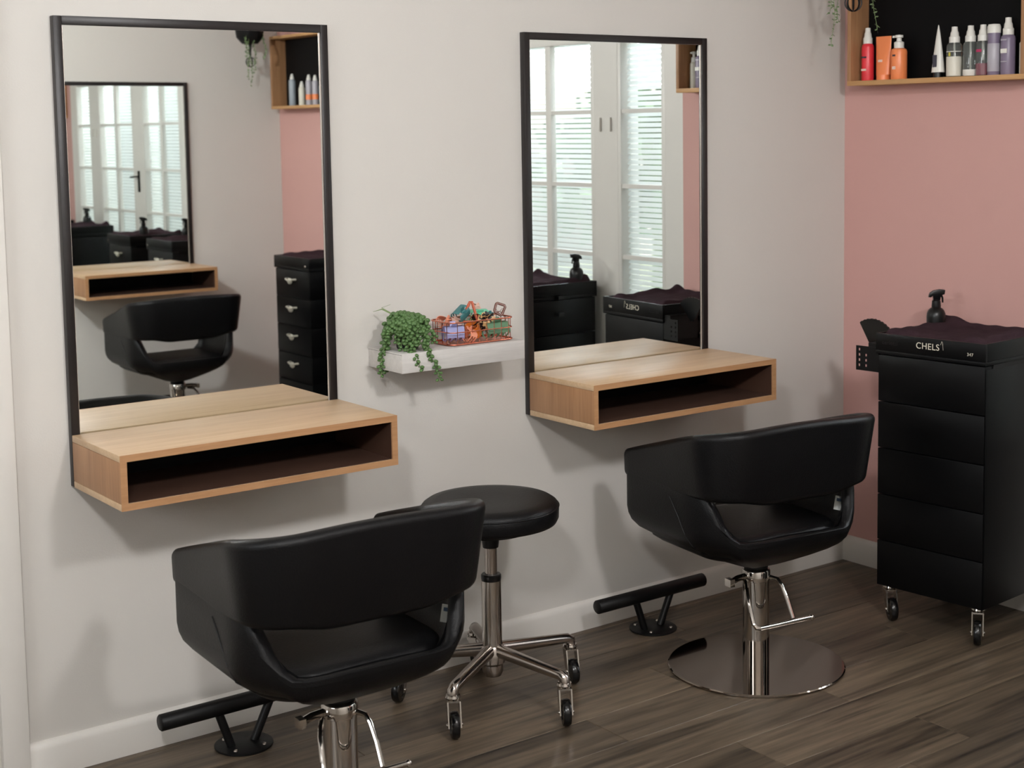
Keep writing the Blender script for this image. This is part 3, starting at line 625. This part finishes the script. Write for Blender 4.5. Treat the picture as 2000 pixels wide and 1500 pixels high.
# ------------------------------------------------------------ hanging planters
def planter(x, y, seed, label):
    rd = random.Random(seed); t = thing('hanging_planter', label, 'planter', (x, y, 1.972), group='black hanging planters with trailing vines')
    g = MB()
    for k in range(4):
        a = PI * k / 4; g.tube([(math.cos(a) * .027 * math.sin(q), math.sin(a) * .027 * math.sin(q), .028 - .027 * math.cos(q)) for q in [2 * PI * i / 24 for i in range(24)]], .0024, 6, closed=True)
    g.build('wire_ball', M_blackm, t)
    MB().tube([(0, 0, .055), (0, 0, .13)], [.004, .010], 10).build('cord_knot', M_blackm, t)
    MB().lathe([(0, .128), (.045, .130), (.075, .165), (.085, .24), (.085, .27), (.078, .27), (.076, .245), (0, .245)], 32).build('pot', M_blackm, t)
    g = MB()
    for k in range(3):
        a = 2 * PI * k / 3 + .4; g.tube([(.085 * math.cos(a), .085 * math.sin(a), .26), (0, 0, .60)], .002, 6)
    g.tube([(0, 0, .6), (0, 0, H - 1.972)], .003, 6); g.build('cord', M_blackm, t)
    vines = [(-.062, .03, -.105), (-.038, .045, -.03), (-.075, .02, .00), (.062, -.05, -.065), (.02, .08, .05)]
    rr = Vector((.79, -.61, 0)); uu = Vector((.61, .79, 0))
    for (lx, ly, zb) in vines:
        g = MB(); st_ = MB(); pts = []; n = 22
        for i in range(n + 1):
            f = i / n; z = .25 + (zb - .25) * smooth(0, 1, f) if f < .3 else .25 + (zb - .25) * f
            off = .4 + .6 * min(1, f * 3.0)
            pts.append(rr * (lx * off + .007 * math.sin(f * 9 + lx * 80)) + uu * (ly * off + .006 * math.cos(f * 8)) + Vector((0, 0, .25 + (zb - .25) * f + .03 * math.sin(PI * min(1, f * 3)))))
        st_.tube(pts, .0009, 5).build('vine_stem', M_stem, t)
        for p in pts[1:]:
            for _ in range(3):
                a = Vector([rd.gauss(0, 1) for _ in 'xyz']).normalized() * rd.uniform(.009, .015); d = a.orthogonal().normalized() * .0044
                g.add([p, p + a * .5 + d, p + a, p + a * .5 - d], [(0, 1, 2, 3)])
        o = g.build('leaves', M_leaf2, t, smooth=False); o['kind'] = 'stuff'
    return t
planter(-.30, -.30, 4, 'black hanging planter with wire ball and trailing vines above the pink wall corner')
planter(-.29, -4.20, 9, 'black hanging planter with wire ball near the opposite wall, seen in the left mirror')

# ------------------------------------------------------------ white ledge, plant, basket with clips
t = thing('floating_ledge', 'whitewashed floating ledge on the wall between the two mirrors', 'shelf', (-1.79, 0, .9347))
MB().box(-.208, .208, -.1824, 0, 0, .0549).build('ledge_box', M_shelfw, t, bev=.0012)
MB().box(-.2084, -.2080, -.182, 0, .0505, .0512).build('edge_joint', M_sub, t)
LZ = .9899
pl = thing('trailing_succulent', 'trailing bead-leaf succulent in a black pot on the white ledge', 'plant', (-1.928, -.098, LZ))
MB().lathe([(0, 0), (.029, 0), (.031, .004), (.040, .068), (.042, .070), (.042, .076), (.038, .076), (.037, .066), (0, .066)], 36).build('pot', M_blackp, pl)
rr = Vector((.79, -.61, 0)); uu = Vector((.61, .79, 0)); rd = random.Random(11)
bead = MB().ball((0, 0, 0), (.0058, .0058, .0078), 8, 6)
def strand(lat0, dep0, lat1, zend, seed):
    rd = random.Random(seed); pts = []; top = .088 + rd.uniform(-.005, .012); n = int((top - zend + .05) / .0088)
    for i in range(n + 1):
        f = i / n; q = min(1, f * 3.2)
        lat = lat0 * q + (lat1 - lat0) * max(0, f - .3) / .7 + .004 * math.sin(f * 14 + seed)
        dep = dep0 * q + .003 * math.cos(f * 11 + seed)
        z = top + .012 * math.sin(PI * q * .6) * (1 - f) - (top - zend) * max(0, f - .12) / .88
        pts.append(rr * lat + uu * dep + Vector((0, 0, z)))
    MB().tube(pts, .0011, 5).build('stem', M_stem, pl)
    g = MB(); acc = 0; nodes = []
    for p0, p1 in zip(pts, pts[1:]):
        d_ = (p1 - p0).length
        while acc < d_: nodes.append(p0.lerp(p1, acc / d_)); acc += .0092
        acc -= d_
    N_ = len(nodes)
    for i, p in enumerate(nodes):
        for k in range(2):
            a = 2.4 * (2 * i + k) + seed; s = rd.uniform(.98, 1.22) * (1 - .35 * (i / N_) ** 3)
            d = Vector((math.cos(a), math.sin(a), -.35)).normalized(); M = d.to_track_quat('Z', 'Y').to_matrix()
            g.ball(p + d * .0078, (.0056 * s, .0056 * s, .0074 * s), 7, 5, M=M)
    o = g.build('bead_leaves', M_leaf, pl, ang=80); o['kind'] = 'stuff'
for a in ((-.050, -.030, -.078, -.078, 1), (-.058, -.012, -.066, -.062, 2), (-.048, -.045, -.060, .0, 3), (-.034, -.052, -.040, .045, 4), (-.020, -.058, -.004, .0, 5), (-.006, -.072, .020, -.042, 6),
          (.012, -.078, .040, -.050, 7), (.028, -.062, .047, .008, 8), (.044, -.052, .096, -.086, 9), (.05, -.03, .085, .02, 10), (.046, .0, .058, .03, 11), (.03, .04, .04, .04, 12), (-.01, .05, -.01, .05, 13), (-.045, .03, -.06, .03, 14),
          (-.028, -.055, -.022, .02, 15), (.0, -.06, .012, .025, 16), (.02, -.06, .028, .03, 17), (.04, -.04, .06, .01, 18), (.01, -.02, .012, .07, 19), (-.02, -.02, -.03, .075, 20)):
    strand(*a)
for k in (0, 1): MB().tube([rr * -.045 + Vector((0, 0, .10)), rr * (-.07 - .0 * k) + Vector((0, 0, .112 + .004 * k)), rr * (-.095 + .05 * k) + Vector((0, 0, .105 + .02 * k))], [.0022, .0016, .0004], 6).build('sprig', M_stem, pl)
# wire basket
BX0, BX1, BY0, BY1 = -1.822, -1.600, -.160, -.045
bk = thing('wire_basket', 'rose copper wire basket of hair clips on the white ledge', 'basket', ((BX0 + BX1) / 2, (BY0 + BY1) / 2, LZ))
hx, hy = (BX1 - BX0) / 2, (BY1 - BY0) / 2
def rloop(hx, hy, r, z): return [(x, y, z) for x, y in rrect(hx, hy, -hy, r, r, 6, 4)]
for nm, z, ra, gr_ in (('top_ring', .066, .0022, 0), ('middle_ring', .038, .0016, 0), ('bottom_ring', .004, .0024, 0)): MB().tube(rloop(hx, hy, .022, z), ra, 8, closed=True).build(nm, M_copper, bk)
g = MB()
for i in range(8):
    x = -hx + .022 + (2 * hx - .044) * i / 7
    for s in (-1, 1): g.tube([(x, s * hy, .004), (x, s * hy, .066)], .0011, 6)
for i in range(4):
    y = -hy + .022 + (2 * hy - .044) * i / 3
    for s in (-1, 1): g.tube([(s * hx, y, .004), (s * hx, y, .066)], .0011, 6)
g.build('wires', M_copper, bk)
MB().loft([rloop(hx - .001, hy - .001, .021, .0015), rloop(hx - .001, hy - .001, .021, .0030)]).build('base_sheet', M_copper, bk, ang=40)
GC = 'hair clips in the wire basket'
def clip(label, mt, x, y, z, L, hh, rot, teeth=5):
    """claw clip: two curved toothed jaws, finger tabs, hinge"""
    t = thing('hair_clip', label, 'hair clip', (x, y, z), group=GC); t.rotation_euler = rot
    for s in (-1, 1):
        g = MB(); n = 10; th = .0016
        def prof(f):   # from hinge (f=0) to the tips (f=1)
            a = PI * .5 * f; return s * (.003 + hh * .42 * math.sin(PI * f * .92 + .12)), hh * (.5 - f)
        secs = []
        for i in range(7):
            f = i / 6 * .62; yv, zv = prof(f); secs.append([(-L / 2, yv, zv), (L / 2, yv, zv), (L / 2, yv - s * th, zv), (-L / 2, yv - s * th, zv)])
        g.loft(secs)
        w = L / (teeth * 2 - 1)
        for k in range(teeth):
            xa = -L / 2 + 2 * k * w; ss = []
            for i in range(6):
                f = .6 + i / 5 * .4; yv, zv = prof(f); q = .5 * w * (i / 5) * .5; ss.append([(xa + q, yv, zv), (xa + w - q, yv, zv), (xa + w - q, yv - s * th, zv), (xa + q, yv - s * th, zv)])
            g.loft(ss)
        g.loft([[(-L * .18, s * .001, hh * .46), (L * .18, s * .001, hh * .46), (L * .18, s * .003, hh * .46), (-L * .18, s * .003, hh * .46)], [(-L * .14, s * hh * .22, hh * .72), (L * .14, s * hh * .22, hh * .72), (L * .14, s * (hh * .22 + .002), hh * .72), (-L * .14, s * (hh * .22 + .002), hh * .72)]])
        g.build('jaw', mt, t, ang=50)
    MB().tube([(-L * .2, 0, hh * .47), (L * .2, 0, hh * .47)], .0025, 8).build('hinge', mt, t); return t
K = lambda n, c, r=.25, **k: mat(n, c, r, **k)
K_lav = K('lavender_acetate', (164, 168, 212)); K_pch = K('peach_acetate', (240, 160, 130)); K_teal = K('teal_acetate', (60, 118, 120)); K_beig = K('glitter_beige', (205, 168, 152), var=.4, vscale=400)
K_brn = K('terracotta_acetate', (190, 96, 70)); K_mint = K('mint_acetate', (116, 204, 168)); K_amb = K('amber_acetate', (205, 112, 44)); K_tor = spotted('tortoise_acetate', (40, 30, 28), (206, 164, 112), 75, .5)
K_grn = K('sage_green_acetate', (104, 142, 112)); K_dbr = K('dark_brown_acetate', (104, 58, 44)); K_cr = K('clear_copper', (230, 190, 175), .1)
bz = LZ + .0035
clip('lavender claw clip at the front left of the basket', K_lav, -1.786, -.116, bz + .027, .058, .046, (.25, 0, -.25), 4)
clip('peach claw clip at the back left of the basket', K_pch, -1.795, -.082, bz + .056, .040, .034, (.9, .35, .5))
clip('glittery beige claw clip under the teal clip', K_beig, -1.768, -.090, bz + .048, .040, .034, (.2, .5, .1))
clip('dark teal curved claw clip on top at the left of the basket', K_teal, -1.738, -.085, bz + .076, .046, .040, (.9, -.5, .3))
clip('amber claw clip in the middle of the basket', K_amb, -1.718, -.118, bz + .030, .034, .046, (.3, .9, .4))
clip('pale peach claw clip standing at the front beside the amber clip', K_pch, -1.748, -.142, bz + .021, .030, .038, (-.1, .25, .3), 3)
clip('tortoiseshell claw clip below the terracotta triangle', K_tor, -1.692, -.112, bz + .050, .046, .040, (.5, .5, .1))
clip('tortoiseshell claw clip right of the other tortoiseshell clip', K_tor, -1.660, -.105, bz + .052, .040, .038, (.4, -.35, .3))
clip('mint green claw clip at the back of the basket', K_mint, -1.672, -.070, bz + .066, .070, .036, (1.2, .05, .05), 6)
clip('small teal claw clip beside the dark brown square clip', K_teal, -1.642, -.090, bz + .062, .024, .026, (.9, .1, -.3), 3)
clip('sage green claw clip at the front right of the basket', K_grn, -1.642, -.122, bz + .026, .078, .046, (.12, .0, .02), 5)
clip('second sage green claw clip lying on the front one', K_grn, -1.640, -.105, bz + .044, .046, .030, (1.3, 0, .1), 4)
clip('clear copper claw clip at the back right of the basket', K_cr, -1.668, -.058, bz + .088, .026, .022, (1.0, .3, .2), 3)
# open triangle and square clips
def ringclip(label, mt, pts, loc, rot, r=.0042):
    t = thing('hair_clip', label, 'hair clip', loc, group=GC); t.rotation_euler = rot
    ps = [];
    for i in range(len(pts)):
        a = Vector(pts[i]); b = Vector(pts[(i + 1) % len(pts)])
        for k in range(1, 8): ps.append(a.lerp(b, k / 8))
    g = MB().tube(ps, r, 10, closed=True); g.build('outline', mt, t)
    g = MB(); a, b = Vector(pts[0]), Vector(pts[1])
    for k in range(7): p = a.lerp(b, .1 + .8 * k / 6); g.tube([p, p + Vector((-.002, .010, 0))], [.0016, .0005], 6)
    g.build('teeth', mt, t); return t
ringclip('terracotta open triangle clip peaking above the basket', K_brn, [(-.027, 0, -.03), (0, 0, .036), (.024, 0, -.03)], (-1.712, -.098, bz + .082), (-.1, .08, -.45))
ringclip('dark brown open square clip tilted at the right of the basket', K_dbr, [(-.018, 0, -.008), (.003, 0, -.021), (.017, 0, .008), (-.010, 0, .018)], (-1.612, -.105, bz + .083), (-.2, .0, -.45), .0038)
clip('dark brown claw clip hooked inside the right end of the basket', K_dbr, -1.612, -.092, bz + .050, .026, .048, (.1, .1, .9), 3)
